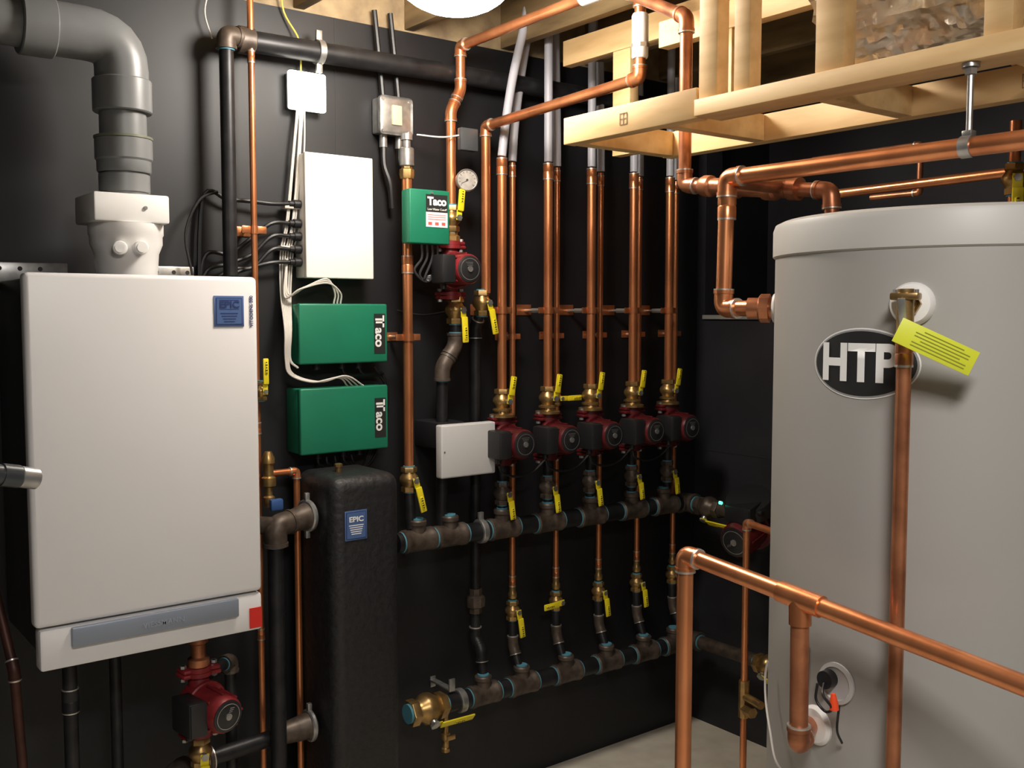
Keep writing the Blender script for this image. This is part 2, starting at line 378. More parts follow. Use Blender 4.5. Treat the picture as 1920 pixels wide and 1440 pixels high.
# ================================================================ WALL PIPES
pipe("thin copper line beside the boiler",[(1.255,-.09,2.85),(1.255,-.09,.05)],.0095,couple=[((1.255,-.09,2.55),(0,0,1)),((1.255,-.09,1.44),(0,0,1)),((1.255,-.09,.80),(0,0,1))])
pipe("black steel gas pipe with brown elbow under ceiling",[(1.27,-.08,2.60),(1.175,-.1,2.60),(1.175,-.1,1.90)],.021,BLACKPIPE,"steel_pipe",em=IRON,fit=1.35,seal=True)
E=thing("conduit_duct","thick black pipe running under the ceiling","pipe",(1.9,-.07,2.60))
M().cyl((1.22,-.07,2.60),(3.2,-.07,2.62),.032).obj("tube",BLACKPIPE,E)
M().cyl((1.22,-.07,2.60),(1.27,-.07,2.60),.040,bev=.003).obj("coupling",IRON,E)
M().cyl((1.478,-.07,2.603),(1.498,-.07,2.603),.038).box((1.488,-.07,2.65),(.02,.012,.04),.002).box((1.488,-.07,2.555),(.02,.012,.03),.002).obj("pipe_clamp",STEEL,E)
pipe("copper riser tapped into the upper manifold",[(1.775,-.12,2.24),(1.775,-.12,1.27)],.0165,couple=[((1.775,-.12,1.95),(0,0,1))])
E=thing("electrode_probe","steel and brass probe fitting on top of copper riser","fitting",(1.775,-.12,2.24))
M().lathe((1.775,-.12,2.23),(0,0,1),[(.022,0),(.024,.01),(.024,.03),(.018,.034),(.018,.05)],6).obj("brass_adapter",BRASS,E)
M().cyl((1.775,-.12,2.27),(1.775,-.12,2.33),.024,bev=.003).cyl((1.775,-.12,2.33),(1.775,-.12,2.37),.013).cyl((1.775,-.12,2.355),(1.775,-.12,2.375),.019).obj("probe_body",STEEL,E)
valve((1.775,-.12,1.235),.018,(.25,0,-1),label="brass ball valve with yellow lever above the manifold",hl=.1)
pipe("dark steel nipple between valve and manifold",[(1.775,-.12,1.20),(1.775,-.13,1.07)],.018,BLACKPIPE,"steel_pipe")
pipe("copper line looping under ceiling and down black wall",[(1.95,-.12,2.15),(1.95,-.12,2.47),(1.99,-.12,2.545),(1.99,-.12,2.69),(1.99,-.85,2.70),(2.10,-.867,2.70),(2.10,-.867,2.465),(2.095,-.12,2.435),(2.095,-.12,1.86)],.0165)
E=thing("union_valve","white dielectric union on vertical copper pipe","fitting",(2.10,-.867,2.52))
M().lathe((2.10,-.867,2.52),(0,0,1),[(.021,0),(.024,.006),(.024,.12),(.021,.126)],24).obj("sleeve",PVCW,E)
M().lathe((2.10,-.867,2.55),(0,0,1),[(.0265,0),(.0265,.012)],8).obj("union_nut",SOLDER,E)
E=thing("air_vent","white bodied check valve with small red lever on overhead pipe","valve",(2.0,-.80,2.70))
M().cyl((1.99,-.74,2.70),(1.99,-.85,2.70),.024,bev=.003).cyl((2.03,-.86,2.70),(2.09,-.867,2.70),.023,bev=.003).obj("valve_body",PVCW,E)
M().box((2.06,-.87,2.735),(.08,.012,.006),.002).cyl((2.05,-.865,2.72),(2.05,-.865,2.74),.006).obj("lever_handle",REDLAB,E)
E=thing("pressure_gauge","round pressure gauge with steel rim and white dial","gauge",(2.0,-.15,2.23))
M().cyl((1.955,-.12,2.235),(1.985,-.15,2.235),.007).obj("stem",BRASS,E)
gd=V((-.35,-.94,.05)).normalized(); gc=V((1.985,-.155,2.235))
M().lathe(gc,gd,[(.030,0),(.037,.004),(.038,.022),(.034,.026),(.033,.022)],36).obj("rim",STEEL,E)
di=M().lathe(gc,gd,[(.0335,.02),(.0335,.0215)],36).obj("dial",GAUGE,E)
mk=M(); _,gu,gw=frame(gd)
for k in range(11):
    t=math.radians(-130+26*k); n=gu*math.sin(t)+gw*math.cos(t)*-1
    mk.cyl(gc+gd*.0222+n*.024,gc+gd*.0222+n*.030,.0008,seg=6)
mk.obj("dial_scale",INK,di)
M().cyl(gc+gd*.0225-gu*.004,gc+gd*.0225+(gu*.02+gw*.012),.0012,seg=6).cyl(gc+gd*.022,gc+gd*.024,.004,seg=10).obj("needle",INK,di)
valve((1.95,-.12,2.11),.019,(.1,0,1),label="brass ball valve with yellow lever above the wall pump")
E=thing("check_valve","brass union flange fitting above the wall pump","fitting",(1.95,-.12,2.03))
M().lathe((1.95,-.12,2.03),(0,0,1),[(.026,0),(.03,.005),(.03,.02),(.022,.025),(.022,.04)],8).obj("fitting_body",BRASS,E)
pump((1.945,-.12,1.935),label="red cast-iron circulator pump with round black face plate",redmotor=True,face=(-.08,-1,0),side=(-1,0,.0),H=.17)
valve((1.965,-.12,1.80),.020,(.05,0,-1),label="brass ball valve with yellow lever under the wall pump",hl=.10)
pipe("brown iron elbows dropping to black steel pipe",[(1.965,-.12,1.76),(1.965,-.12,1.68),(1.91,-.12,1.605),(1.905,-.12,1.05)],.0195,BLACKPIPE,"steel_pipe",em=IRON,fit=1.38,seal=True,elen=2.2)
valve((2.085,-.11,1.825),.019,(.2,0,-1),label="brass ball valve with yellow lever joining copper to black pipe",hl=.10)
pipe("long black steel drop from valve to lower manifold",[(2.085,-.10,1.79),(2.085,-.07,1.74),(2.085,-.065,.62),(2.085,-.10,.58),(2.085,-.11,.50)],.018,BLACKPIPE,"steel_pipe")
E=thing("pipe_union","dark iron union nut on black steel pipe","fitting",(2.085,-.065,.73))
M().lathe((2.085,-.065,.71),(0,0,1),[(.024,0),(.024,.02),(.034,.024),(.036,.05),(.034,.06),(.024,.066),(.024,.09)],8).obj("union_nut",IRON,E)
# ================================================================ LOOPS
SX=[2.15,2.36,2.57,2.79,2.99]; RX=[2.25,2.46,2.68,2.89,3.10]
for i,(sx,rx) in enumerate(zip(SX,RX)):
    pipe("straight bright copper supply riser in a row",[(sx,-.14,2.33),(sx,-.14,1.515)],.0165,group="copper supply risers",couple=[((sx,-.14,2.30),(0,0,1))])
    pipe("slim copper return pipe dropping behind the pumps",[(rx,-.07,2.33),(rx,-.07,.74)],.0110,group="copper return drops",couple=[((rx,-.07,2.30),(0,0,1)),((rx,-.07,.80),(0,0,1))])
    tx=sx+(.10 if i==0 else 0)
    tag(M().tube([(sx,-.14,2.335),(sx+.018*(i==0),-.14,2.46),(sx+(tx-sx)*.5,-.14,2.62),(tx,-.14,2.80),(tx+(tx-sx)*.3,-.14,2.95)],.0155,sm=True).obj("flexible_tube",PEX),"grey plastic heating tube rising from copper pipe","tube","grey plastic tubes")
    tx=rx+(.07 if i==0 else -.01)
    tag(M().tube([(rx,-.07,2.335),(rx+(tx-rx)*.15,-.07,2.46),(rx+(tx-rx)*.5,-.07,2.62),(tx,-.07,2.80),(tx+(tx-rx)*.3,-.07,2.95)],.0155,sm=True).obj("flexible_tube",PEX),"grey plastic heating tube rising from copper pipe","tube","grey plastic tubes")
    if i==0:
        H1=thing("pipe_hanger","copper bell hanger fixing riser to black wall","pipe hanger",(sx,0,1.80),"bell hangers on supply risers")
        M().bb(sx-.04,sx+.03,-.005,-.001,1.782,1.822,.002).obj("wall_plate",COPPER,H1)
        M().cyl((sx,-.004,1.80),(sx,-.115,1.80),.006).cyl((sx,-.05,1.80),(sx,-.11,1.80),.0095,seg=6).obj("rod",SOLDER,H1)
        M().cyl((sx,-.14,1.788),(sx,-.14,1.812),.0205).box((sx+.03,-.14,1.80),(.03,.006,.022),.002).box((sx-.03,-.14,1.80),(.03,.006,.022),.002).obj("clamp_ring",COPPER,H1)
        H2=thing("pipe_hanger","small copper clip holding return pipe to wall","pipe hanger",(rx,0,1.705),"clips on return pipes")
        M().bb(rx-.03,rx+.03,-.005,-.001,1.69,1.72,.002).obj("wall_plate",COPPER,H2)
        M().cyl((rx,-.004,1.705),(rx,-.06,1.705),.006).obj("rod",SOLDER,H2)
        M().cyl((rx,-.07,1.695),(rx,-.07,1.715),.0145).box((rx+.023,-.07,1.705),(.026,.006,.02),.002).obj("clamp_ring",COPPER,H2)
        V1=valve((sx,-.14,1.480),.0185,(.16,0,1),label="brass ball valve with yellow lever above a pump",group="valves above the pumps",hl=.08,seal=False)
        FL=thing("pipe_flange","brass flange bolted on top of pump","fitting",(sx,-.14,1.42),"flanges above the pumps")
        M().lathe((sx,-.14,1.423),(0,0,1),[(.046,0),(.046,.009),(.028,.012),(.026,.020),(.034,.022),(.034,.028),(.022,.032)],20).obj("flange_body",BRASS,FL)
        P1=pump((sx,-.14,1.338),label="dark red circulator pump with black terminal box",H=.145,group="row of five circulator pumps",s=1.02,redmotor=True,red=REDDARK)
        V2=valve((sx,-.14,1.15),.0175,(.14,0,-1),label="dark valve with yellow lever between pump and manifold",group="valves below the pumps",m=IRON,hl=.08)
        N1=pipe("short dark steel nipple under pump",[(sx,-.14,1.265),(sx,-.14,1.06)],.0165,BLACKPIPE,"steel_pipe",group="nipples under the pumps")
        V3=valve((rx,-.07,.69),.0155,(.14,0,-1),label="brass drain valve with yellow lever on return pipe",group="valves on return pipes",hl=.085)
        N2=pipe("short dark steel pipe from return valve to manifold",[(rx,-.07,.65),(rx,-.075,.56),(rx,-.11,.48)],.0165,BLACKPIPE,"steel_pipe",group="nipples into lower manifold",em=IRON)
        B1=tag(M().lathe((rx,-.07,.735),(0,0,1),[(.014,0),(.0165,.006),(.0165,.02),(.0125,.026),(.0125,.045)],16).obj("pipe_adapter",BRASS),"brass adapter at foot of copper return pipe","fitting","return pipe adapters")
        row_s=[H1,V1,FL,P1,V2,N1]; row_r=[H2,V3,N2,B1]
    else:
        for o in row_s: dup(o,(sx-SX[0],0,0))
        for o in row_r:
            if i==1 and o is V3: valve((rx,-.07,.69),.0155,(-1,0,-.03),label="brass drain valve with yellow lever turned across the pipe",group="valves on return pipes",hl=.085)
            else: dup(o,(rx-RX[0],0,0))
valve((2.46,-.07,1.47),.0125,(1,0,0),label="small brass valve with yellow lever turned across return pipe",hl=.08,hw=.02,seal=False)
for (x,z,y) in((1.775,1.71,-.12),(1.255,2.04,-.09)):
    E=thing("pipe_hanger","copper hanger ring fixed to black wall","pipe hanger",(x,0,z))
    M().bb(x-.03,x+.03,-.005,-.001,z-.015,z+.015,.002).obj("wall_plate",COPPER,E)
    M().cyl((x,-.004,z),(x,y,z),.006).obj("rod",SOLDER,E)
    r=.0205 if x>1.5 else .0125
    M().cyl((x,y,z-.012),(x,y,z+.012),r).box((x+r+.012,y,z),(.03,.006,.022),.002).box((x-r-.012,y,z),(.03,.006,.022),.002).obj("clamp_ring",COPPER,E)
# ================================================================ MANIFOLDS
def manifold(label,x0,x1,y,z0,z1,tees,up=(0,0,1)):
    E=thing("steel_manifold",label,"manifold",((x0+x1)/2,y,min(z0,z1)-.04))
    zz=lambda x:z0+(z1-z0)*(x-x0)/(x1-x0)
    M().cyl((x0,y,zz(x0)),(x1,y,zz(x1)),.033).obj("header_pipe",BLACKPIPE,E)
    for t in tees:
        z=zz(t); k=M()
        k.lathe((t-.062,y,z),(1,0,0),[(.036,0),(.040,.004),(.040,.018),(.0375,.022),(.0375,.102),(.040,.106),(.040,.120),(.036,.124)],28)
        k.lathe((t,y,z+.02),up,[(.027,0),(.027,.03),(.031,.034),(.031,.046),(.028,.050)],24)
        k.obj("tee",IRON,E)
        for q in(-1,1): M().cyl((t+q*.062,y,z),(t+q*.0665,y,z),.0350).obj("thread_sealant",SEAL,E)
        M().cyl(V((t,y,z+.02))+V(up)*.05,V((t,y,z+.02))+V(up)*.055,.0205).obj("thread_sealant",SEAL,E)
    return E
UM=manifold("upper dark steel header pipe with cast tees",1.71,3.08,-.14,1.03,1.01,[1.795,1.925,2.15,2.36,2.57,2.79,2.97])
M().cyl((2.045,-.14,1.025),(2.068,-.14,1.025),.043,bev=.003).box((2.056,-.14,1.078),(.02,.012,.03),.002).obj("grooved_clamp",STEEL,UM)
LM=manifold("lower dark steel return header with cast tees",1.80,3.12,-.12,.43,.41,[2.08,2.255,2.47,2.68,2.885,3.06])
M().cyl((1.965,-.12,.427),(1.99,-.12,.427),.043,bev=.003).obj("grooved_clamp",STEEL,LM)
E=thing("pipe_bracket","galvanised strut clamp fixing header to wall","bracket",(1.94,0,.45))
M().bb(1.928,1.952,-.125,-.001,.472,.480,.002).bb(1.928,1.952,-.130,-.122,.47,.515,.002).bb(1.93,1.952,-.006,-.001,.45,.49,.002).obj("strap",STEEL,E)
V4=valve((1.84,-.12,.43),.031,(1,0,-.05),face=(0,-.8,-.6),axis=(1,0,0),label="large brass ball valve at header end with yellow lever",hl=.15,hw=.03)
E=thing("hose_bib","small brass drain cock below large valve","valve",(1.90,-.14,.30))
M().cyl((1.91,-.13,.40),(1.91,-.13,.32),.010).lathe((1.91,-.13,.33),(0,0,-1),[(.017,0),(.017,.02),(.012,.026),(.012,.05),(.015,.054),(.015,.066)],16).box((1.91,-.165,.325),(.035,.004,.018),.002).cyl((1.91,-.14,.325),(1.91,-.165,.325),.005).obj("drain_body",BRASS,E)
pipe("dark iron run turning from header along side wall",[(3.02,-.14,1.01),(3.10,-.14,1.01),(3.10,-.40,1.005)],.029,IRON,"steel_pipe",em=IRON,fit=1.35,seal=True)
valve((3.10,-.27,1.005),.026,(0,-1,-.1),face=(-.6,0,-.8),axis=(0,1,0),label="iron ball valve with yellow lever beside the dark pump",m=IRON,hl=.15,hw=.034)
E=pump((3.08,-.53,.98),axis=(0,1,0),face=(-1,-.15,-.25),side=(0,0,1),label="dark circulator pump with black head and green light",H=.2,s=1.3,redmotor=True,red=REDDARK)
M().lathe((3.04,-.53,1.04),(-.5,-.2,1),[(.085,0),(.095,.01),(.095,.045),(.085,.062),(.03,.07)],28).obj("control_head",BLACKP,E)
M().cyl((2.93,-.48,1.075),(2.92,-.48,1.078),.006,seg=10).obj("indicator_light",LED,E)
pipe("copper run from dark pump towards the tank",[(3.08,-.62,.99),(3.08,-1.4,.99),(2.3,-1.9,.99)],.022,COPPER_D)
pipe("dark iron run from lower header turning towards tank",[(3.09,-.12,.41),(3.17,-.12,.41),(3.15,-.50,.42)],.027,IRON,"steel_pipe",em=IRON,fit=1.4,seal=True)
valve((3.14,-.55,.42),.026,(0,-1,-.2),face=(-.8,0,-.5),axis=(0,1,0),label="brass valve with yellow lever on low tank return",hl=.13,hw=.03)
pipe("copper return from lower valve into the tank",[(3.14,-.61,.42),(3.14,-1.5,.42),(2.1,-1.8,.42)],.022,COPPER)
pipe("thin copper drop standing beside the tank",[(2.35,-1.45,1.13),(2.513,-.943,1.13),(2.513,-.943,0.0)],.011,COPPER)
E=thing("relief_fitting","small brass tee with nipple on thin copper drop","fitting",(2.51,-.94,.50))
M().cyl((2.513,-.943,.50),(2.513,-.943,.62),.017,seg=8).cyl((2.513,-.943,.57),(2.49,-1.03,.57),.013,seg=12).cyl((2.513,-.943,.53),(2.50,-.99,.53),.018,seg=6).obj("brass_tee",BRASS,E)
# ================================================================ SEPARATOR
E=thing("hydraulic_separator","tall black foam-jacketed hydraulic separator with rounded edges","tank",(1.48,-.18,0))
M().bb(1.385,1.625,-.32,-.06,.0,1.30,.042,5).obj("jacket",FOAM,E)
M().cyl((1.47,-.20,1.295),(1.47,-.20,1.318),.010).lathe((1.47,-.20,1.315),(0,0,1),[(.013,0),(.013,.009),(.008,.011)],6).obj("air_vent_cap",BRASS,E)
s=M().bb(1.425,1.500,-.323,-.3205,1.108,1.198,.001).obj("blue_sticker",BLUELAB,E)
M().bb(1.429,1.496,-.3238,-.323,1.112,1.194).obj("sticker_border",BLUEDK,s); M().bb(1.431,1.494,-.3243,-.3235,1.114,1.192).obj("sticker_field",BLUELAB,s)
text("EPIC",.022,(1.4625,-.325,1.171),WHITEINK,s,sx=1.15,bold=.0005)
for k in range(5): M().bb(1.438+.002*k,1.487-.002*k,-.3249,-.3243,1.152-.0065*k,1.1545-.0065*k).obj("small_print",WHITEINK,s)
pipe("iron elbow and black pipe feeding the separator",[(1.38,-.2,1.175),(1.24,-.24,1.165),(1.24,-.24,.05)],.024,BLACKPIPE,"steel_pipe",em=IRON,fit=1.45,seal=True,elen=2.4)
E=thing("grooved_coupling","galvanised clamp and iron reducer at separator inlet","fitting",(1.35,-.2,1.13))
M().cyl((1.295,-.222,1.169),(1.36,-.205,1.175),.032,.042).obj("reducer",IRON,E)
M().cyl((1.352,-.206,1.176),(1.368,-.203,1.176),.050,bev=.004).box((1.360,-.204,1.233),(.014,.014,.026),.002).box((1.360,-.204,1.120),(.014,.014,.026),.002).obj("clamp",STEEL,E)
pipe("iron pipe entering foot of the separator",[(1.38,-.2,.52),(1.0,-.2,.50),(.92,-.24,.50),(.92,-.24,.30)],.024,BLACKPIPE,"steel_pipe",em=IRON,fit=1.4)
E=thing("grooved_coupling","galvanised clamp and iron reducer at separator foot","fitting",(1.35,-.2,.47))
M().cyl((1.26,-.2,.515),(1.36,-.2,.52),.030,.042).obj("reducer",IRON,E)
M().cyl((1.352,-.2,.52),(1.368,-.2,.52),.050,bev=.004).box((1.360,-.2,.577),(.014,.014,.026),.002).obj("clamp",STEEL,E)
pipe("iron stub linking separator feed to the boiler loop",[(1.24,-.24,1.165),(1.13,-.10,1.165)],.026,IRON,"steel_pipe")
# ================================================================ BESIDE / BELOW BOILER
valve((1.258,-.11,1.555),.0125,(0,0,1),label="brass valve with yellow lever beside the boiler",hl=.09,hw=.018)
E=thing("gas_valve","brass pressure regulator stack on thin copper line","fitting",(1.27,-.12,1.15))
M().lathe((1.275,-.12,1.20),(0,0,1),[(.012,0),(.018,.01),(.018,.03),(.012,.035),(.012,.06),(.022,.065),(.022,.09),(.015,.095),(.015,.13),(.02,.135),(.02,.15),(.01,.17)],12).obj("valve_body",BRASS,E)
M().box((1.285,-.15,1.21),(.04,.02,.035),.005).obj("lever_handle",mat("blue_handle",(.04,.10,.28),0,.4),E)
pipe("slim copper branch with tee beside the separator",[(1.275,-.11,1.30),(1.372,-.11,1.30),(1.372,-.11,.05)],.0105,COPPER)
pump((.98,-.30,.72),label="red circulator pump hanging below the boiler",redmotor=True,face=(.25,-1,-.1),H=.17)
E=thing("pipe_nipple","brass union between boiler and red pump","fitting",(.98,-.30,.83))
M().lathe((.98,-.30,.82),(0,0,1),[(.03,0),(.03,.02),(.02,.025),(.02,.06),(.027,.065),(.027,.09),(.02,.12)],12).obj("union_body",COPPER_D,E)
pipe("black steel drain drop below the boiler",[(.98,-.30,.61),(.98,-.30,.05)],.019,BLACKPIPE,"steel_pipe")
pipe("black steel leg under the boiler",[(.645,-.30,.94),(.645,-.30,.05)],.018,BLACKPIPE,"steel_pipe",couple=[((.645,-.3,.80),(0,0,1))])
pipe("dull copper leg under the boiler",[(.50,-.16,1.1),(.52,-.28,.9),(.56,-.28,.05)],.012,COPPER_X)
pipe("black pipe with elbow below boiler",[(.80,-.15,.94),(.80,-.15,.05)],.016,BLACKPIPE,"steel_pipe")
pipe("iron crossover beside the red pump",[(1.04,-.22,.76),(1.13,-.15,.76),(1.13,-.15,.05)],.017,BLACKPIPE,"steel_pipe",em=IRON,fit=1.4,seal=True)
valve((.98,-.30,.575),.018,(-.05,0,-1),face=(-.1,-1,0),label="brass valve with long yellow lever below the red pump",hl=.12,hw=.026)
E=thing("hose_end","grey flexible hose with crimped metal end","hose",(.33,-1.37,1.5))
M().cyl((.18,-1.42,1.585),(.30,-1.385,1.555),.015).cyl((.30,-1.385,1.555),(.325,-1.378,1.549),.017).obj("hose",mat("dark_rubber",(.05,.055,.06),.3,.3),E)
M().cyl((.325,-1.378,1.549),(.352,-1.37,1.542),.016,bev=.002).obj("ferrule",STEEL,E)
# ================================================================ CABLES
g="white low-voltage cables"
for k in range(6):
    o=.0085*k; j=random.uniform(-.01,.01)
    cable("thin white cable hanging from junction box",[(1.43+o*.6,-.03,2.43),(1.418+o*.8+j,-.035,2.30),(1.392+o+j,-.035,2.08),(1.367+o,-.03,1.98),(1.365+o*.8,-.03,1.86),(1.345+o*.5,-.10,1.74),(1.345+o*.4,-.10,1.65)]+([(1.36+o*.5,-.10,1.60),(1.43+o,-.115,1.575),(1.52+o,-.115,1.585+o*.2),(1.57+.02*k,-.085,1.55)] if k<4 else [(1.375+o*.3,-.10,1.62)]),.0028,CABW,"white_cable",g)
for k in range(3):
    cable("white cable arching into green relay box",[(1.385,-.035,1.96),(1.365+.006*k,-.06,1.84+.005*k),(1.40+.01*k,-.10,1.865+.004*k),(1.49,-.10,1.885+.006*k),(1.545-.01*k,-.085,1.855),(1.55-.012*k,-.075,1.82)],.003,CABW,"white_cable",g)
tag(M().bb(1.375,1.43,-.05,-.02,2.115,2.13,.003).obj("cable_tie",CABW),"pale clip bundling white cables on wall","clip")
tag(M().bb(1.36,1.415,-.05,-.02,1.985,2.0,.003).obj("cable_tie",CABW),"pale clip bundling white cables on wall","clip")
zs=[2.13,2.07,2.03,1.99,1.95]
for z in zs:
    tag(M().cyl((1.428,-.045,z),(1.405,-.045,z),.014,seg=12).cyl((1.405,-.045,z),(1.39,-.045,z),.010,seg=12).obj("cable_gland",BLACKP),"black cable gland on side of cream panel","cable gland","glands on the cream panel")
for k,z in enumerate(zs):
    cable("thick black cable leaving the cream panel",[(1.395,-.045,z),(1.33,-.05,z-.004),(1.27,-.04,[2.13,2.02,1.97,1.93,1.93][k]),(1.20,-.035,[2.13,1.97,1.94,1.92,1.90][k]),(1.12,-.03,[2.12,1.95,1.90,1.85,1.80][k]),(1.10,-.03,1.7)],.0065,CABB,"black_cable","black cables from cream panel")
cable("thin black cable rising from the boiler top",[(1.06,-.1,1.9),(1.05,-.08,2.02),(1.10,-.06,2.12),(1.16,-.05,2.15)],.004,CABB,"black_cable")
for k in range(5):
    cable("black cable drooping between relay box and pipes",[(1.47+.03*k,-.06,1.33),(1.48+.03*k,-.06,1.30),(1.56+.02*k,-.05,1.275-.004*k),(1.66,-.045,1.285+.008*k),(1.71,-.03,1.35+.03*k),(1.72,-.02,1.46)],.0045,CABB,"black_cable","cables under relay boxes")
for k in range(3):
    cable("black cable from upper relay box",[(1.56+.06*k,-.06,1.615),(1.58+.06*k,-.06,1.59),(1.68+.02*k,-.05,1.585),(1.74,-.04,1.56-.03*k),(1.745,-.03,1.44)],.0045,CABB,"black_cable","cables under relay boxes")
for x in(1.74,1.80):
    cable("black armoured conduit dropping from switch box",[(x,-.03,2.35),(x,-.035,2.28),(x+.015,-.045,2.22),(x+.025,-.04,2.14)],.010,CABB,"black_cable","conduits from switch box")
    cable("black conduit rising above switch box",[(x,-.03,2.5),(x-.01,-.03,2.6),(x-.03,-.03,2.78)],.009,CABB,"black_cable","conduits from switch box")
for k in range(4):
    cable("grey lead linking low-water control to pump",[(1.80+.02*k,-.17,2.015),(1.805+.02*k,-.16,1.97),(1.79+.02*k,-.14,1.93-.01*k),(1.84,-.13,1.895+.005*k),(1.88,-.15,1.92)],.004,CABG,"black_cable","leads below low-water control")
for i in range(4):
    x=SX[i]
    cable("black pump lead drooping to next pump",[(x-.07,-.215,1.265),(x-.05,-.21,1.235),(x+.02,-.20,1.215),(x+.09,-.2,1.225),(x+.14,-.215,1.27)],.0045,CABB,"pump_cable","pump leads")
cable("thin grey wire across wall behind drop pipes",[(1.80,-.01,1.80),(1.9,-.015,1.785),(2.02,-.015,1.80)],.002,CABG)
cable("yellow wire coming down from the ceiling",[(1.45,-.02,2.54),(1.44,-.03,2.64),(1.39,-.02,2.74),(1.36,-.1,2.9)],.003,mat("yellow_cable",(.7,.55,.08),0,.5),"yellow_cable")
cable("thin wire arc near ceiling",[(1.16,-.03,2.60),(1.14,-.03,2.68),(1.17,-.03,2.78),(1.2,-.05,2.9)],.0025,CABW)
# ================================================================ TANK
TX,TY,TR=1.867,-1.972,.340
T=thing("storage_tank","tall pale grey cylindrical indirect water tank","tank",(TX,TY,0))
M().lathe((TX,TY,.03),(0,0,1),[(TR,0),(TR,1.875)],96).obj("jacket",TANK,T)
M().lathe((TX,TY,1.897),(0,0,1),[(TR+.001,0),(TR+.005,.003),(TR+.005,.053),(TR+.001,.064),(TR-.012,.070),(TR-.05,.073)],96).obj("top_cap",TANKLID,T)
M().lathe((TX,TY,0),(0,0,1),[(TR-.01,0),(TR-.01,.03)],96).obj("base_ring",BLACKP,T)
a0=math.radians(183.2)
def wr(off,zc,ac=a0):
    return lambda u,v:V((TX+(TR+off)*math.cos(ac+u/TR),TY+(TR+off)*math.sin(ac+u/TR),zc+v))
def wdisc(name,rx,rz,off,zc,m,parent,ac=a0,n=56,rings=10):
    bm=M(); f=wr(off,zc,ac); vs=[]; c=bm.bm.verts.new(f(0,0))
    for k in range(1,rings+1):
        vs.append([bm.bm.verts.new(f(rx*k/rings*math.cos(2*math.pi*i/n),rz*k/rings*math.sin(2*math.pi*i/n))) for i in range(n)])
    for i in range(n): bm.bm.faces.new([c,vs[0][i],vs[0][(i+1)%n]])
    for A,B in zip(vs,vs[1:]):
        for i in range(n): bm.bm.faces.new([A[i],B[i],B[(i+1)%n],A[(i+1)%n]])
    return bm.obj(name,m,parent)
zl=1.704
bd=wdisc("badge",.101,.061,.0012,zl,WHITEINK,T)
wdisc("badge_rim_line",.0985,.0585,.0018,zl,mat("badge_grey",(.3,.3,.3),0,.4),bd)
wdisc("badge_field",.095,.0555,.0024,zl,INK,bd)
text("HTP",.088,None,WHITEINK,bd,bold=.0032,wrap=wr(.0034,zl-.002,a0-.008/TR),sx=.90)
def wrect(name,w,h,off,zc,ac,m,parent):
    bm=M(); f=wr(off,zc,ac); n=8
    A=[bm.bm.verts.new(f(-w/2+w*i/n,-h/2)) for i in range(n+1)]; B=[bm.bm.verts.new(f(-w/2+w*i/n,h/2)) for i in range(n+1)]
    for i in range(n): bm.bm.faces.new([A[i],A[i+1],B[i+1],B[i]])
    return bm.obj(name,m,parent)
wrect("rating_label",.05,.09,.001,1.14,math.radians(162),TANKLAB,T)
def port(ang,z,r,name="escutcheon",dep=.012):
    a=V((math.cos(ang),math.sin(ang),0)); c=V((TX,TY,z))+a*(TR-.004)
    M().lathe(c,a,[(r,0),(r,dep*.5),(r*.85,dep),(r*.3,dep*1.25)],36).obj(name,PVCW,T); return c,a
pa=math.atan2(-2.072-TY,1.548-TX)
c,a=port(pa,1.805,.036,dep=.018)
E=thing("relief_valve","bronze relief valve with yellow warning tag","valve",c)
M().cyl(c,c+a*.04,.013).lathe(c+a*.020,a,[(.019,0),(.019,.010)],6).obj("inlet",BRASS,E)
vb=c+a*.050
M().cyl(vb-V((0,0,.06)),vb+V((0,0,.008)),.0135).lathe(vb-V((0,0,.062)),(0,0,1),[(.0165,0),(.0165,.014)],8).obj("valve_body",BRASS,E)
sd=a.cross(V((0,0,1))); Rr=Matrix((a,sd,V((0,0,1)))).transposed()
M().box(vb+V((0,0,.012)),(.030,.044,.012),.003,Rr).cyl(vb+V((0,0,.016)),vb+V((0,0,.024)),.013).obj("bonnet",BRASS,E)
for q in(-1,1): M().cyl(vb+sd*.017*q+V((0,0,.015)),vb+sd*.017*q+V((0,0,.023)),.0035,seg=8).obj("bonnet_screw",STEEL,E)
M().box(vb+a*.018+V((0,0,-.015)),(.003,.012,.05),.001,Rr@Matrix.Rotation(.35,3,'Y')).obj("test_lever",STEEL,E)
R=Matrix.Rotation(math.radians(-37.5-6),3,'Z')@Matrix.Rotation(math.radians(25),3,'Y')
cx=V((1.480,-2.152,1.738))
tg=M().box(cx,(.128,.0012,.040),.0004,R).obj("warning_tag",mat("yellow_tag",(.64,.68,.04),0,.45),E)
pr=M()
for k in range(6): pr.box(cx+R@V((.008,-.0012,.013-.0052*k)),(.090 if k%3 else .066,.0004,.0014),0,R)
pr.obj("tag_print",mat("olive_print",(.25,.27,.03),0,.5),tg)
px,py=vb.x,vb.y
pipe("vertical copper discharge pipe in front of the tank",[(px,py,1.735),(px,py,.12)],.0120,COPPER_D,couple=[((px,py,1.725),(0,0,1))])
c,a=port(math.atan2(-1.655-TY,1.707-TX),1.80,.034)
pipe("large copper hot outlet rising and passing over the tank",[c+a*.045,(1.700,-1.535,1.80),(1.707,-1.535,2.080),(1.707,-3.1,2.070)],.0170,COPPER,couple=[((1.707,-1.535,2.02),(0,0,1))],elen=2.2)
E=thing("tank_adapter","copper and brass adapter screwed into tank port","fitting",c)
M().cyl(c,c+a*.065,.022).lathe(c+a*.02,a,[(.030,0),(.030,.018),(.026,.022)],8).obj("adapter_body",COPPER_D,E)
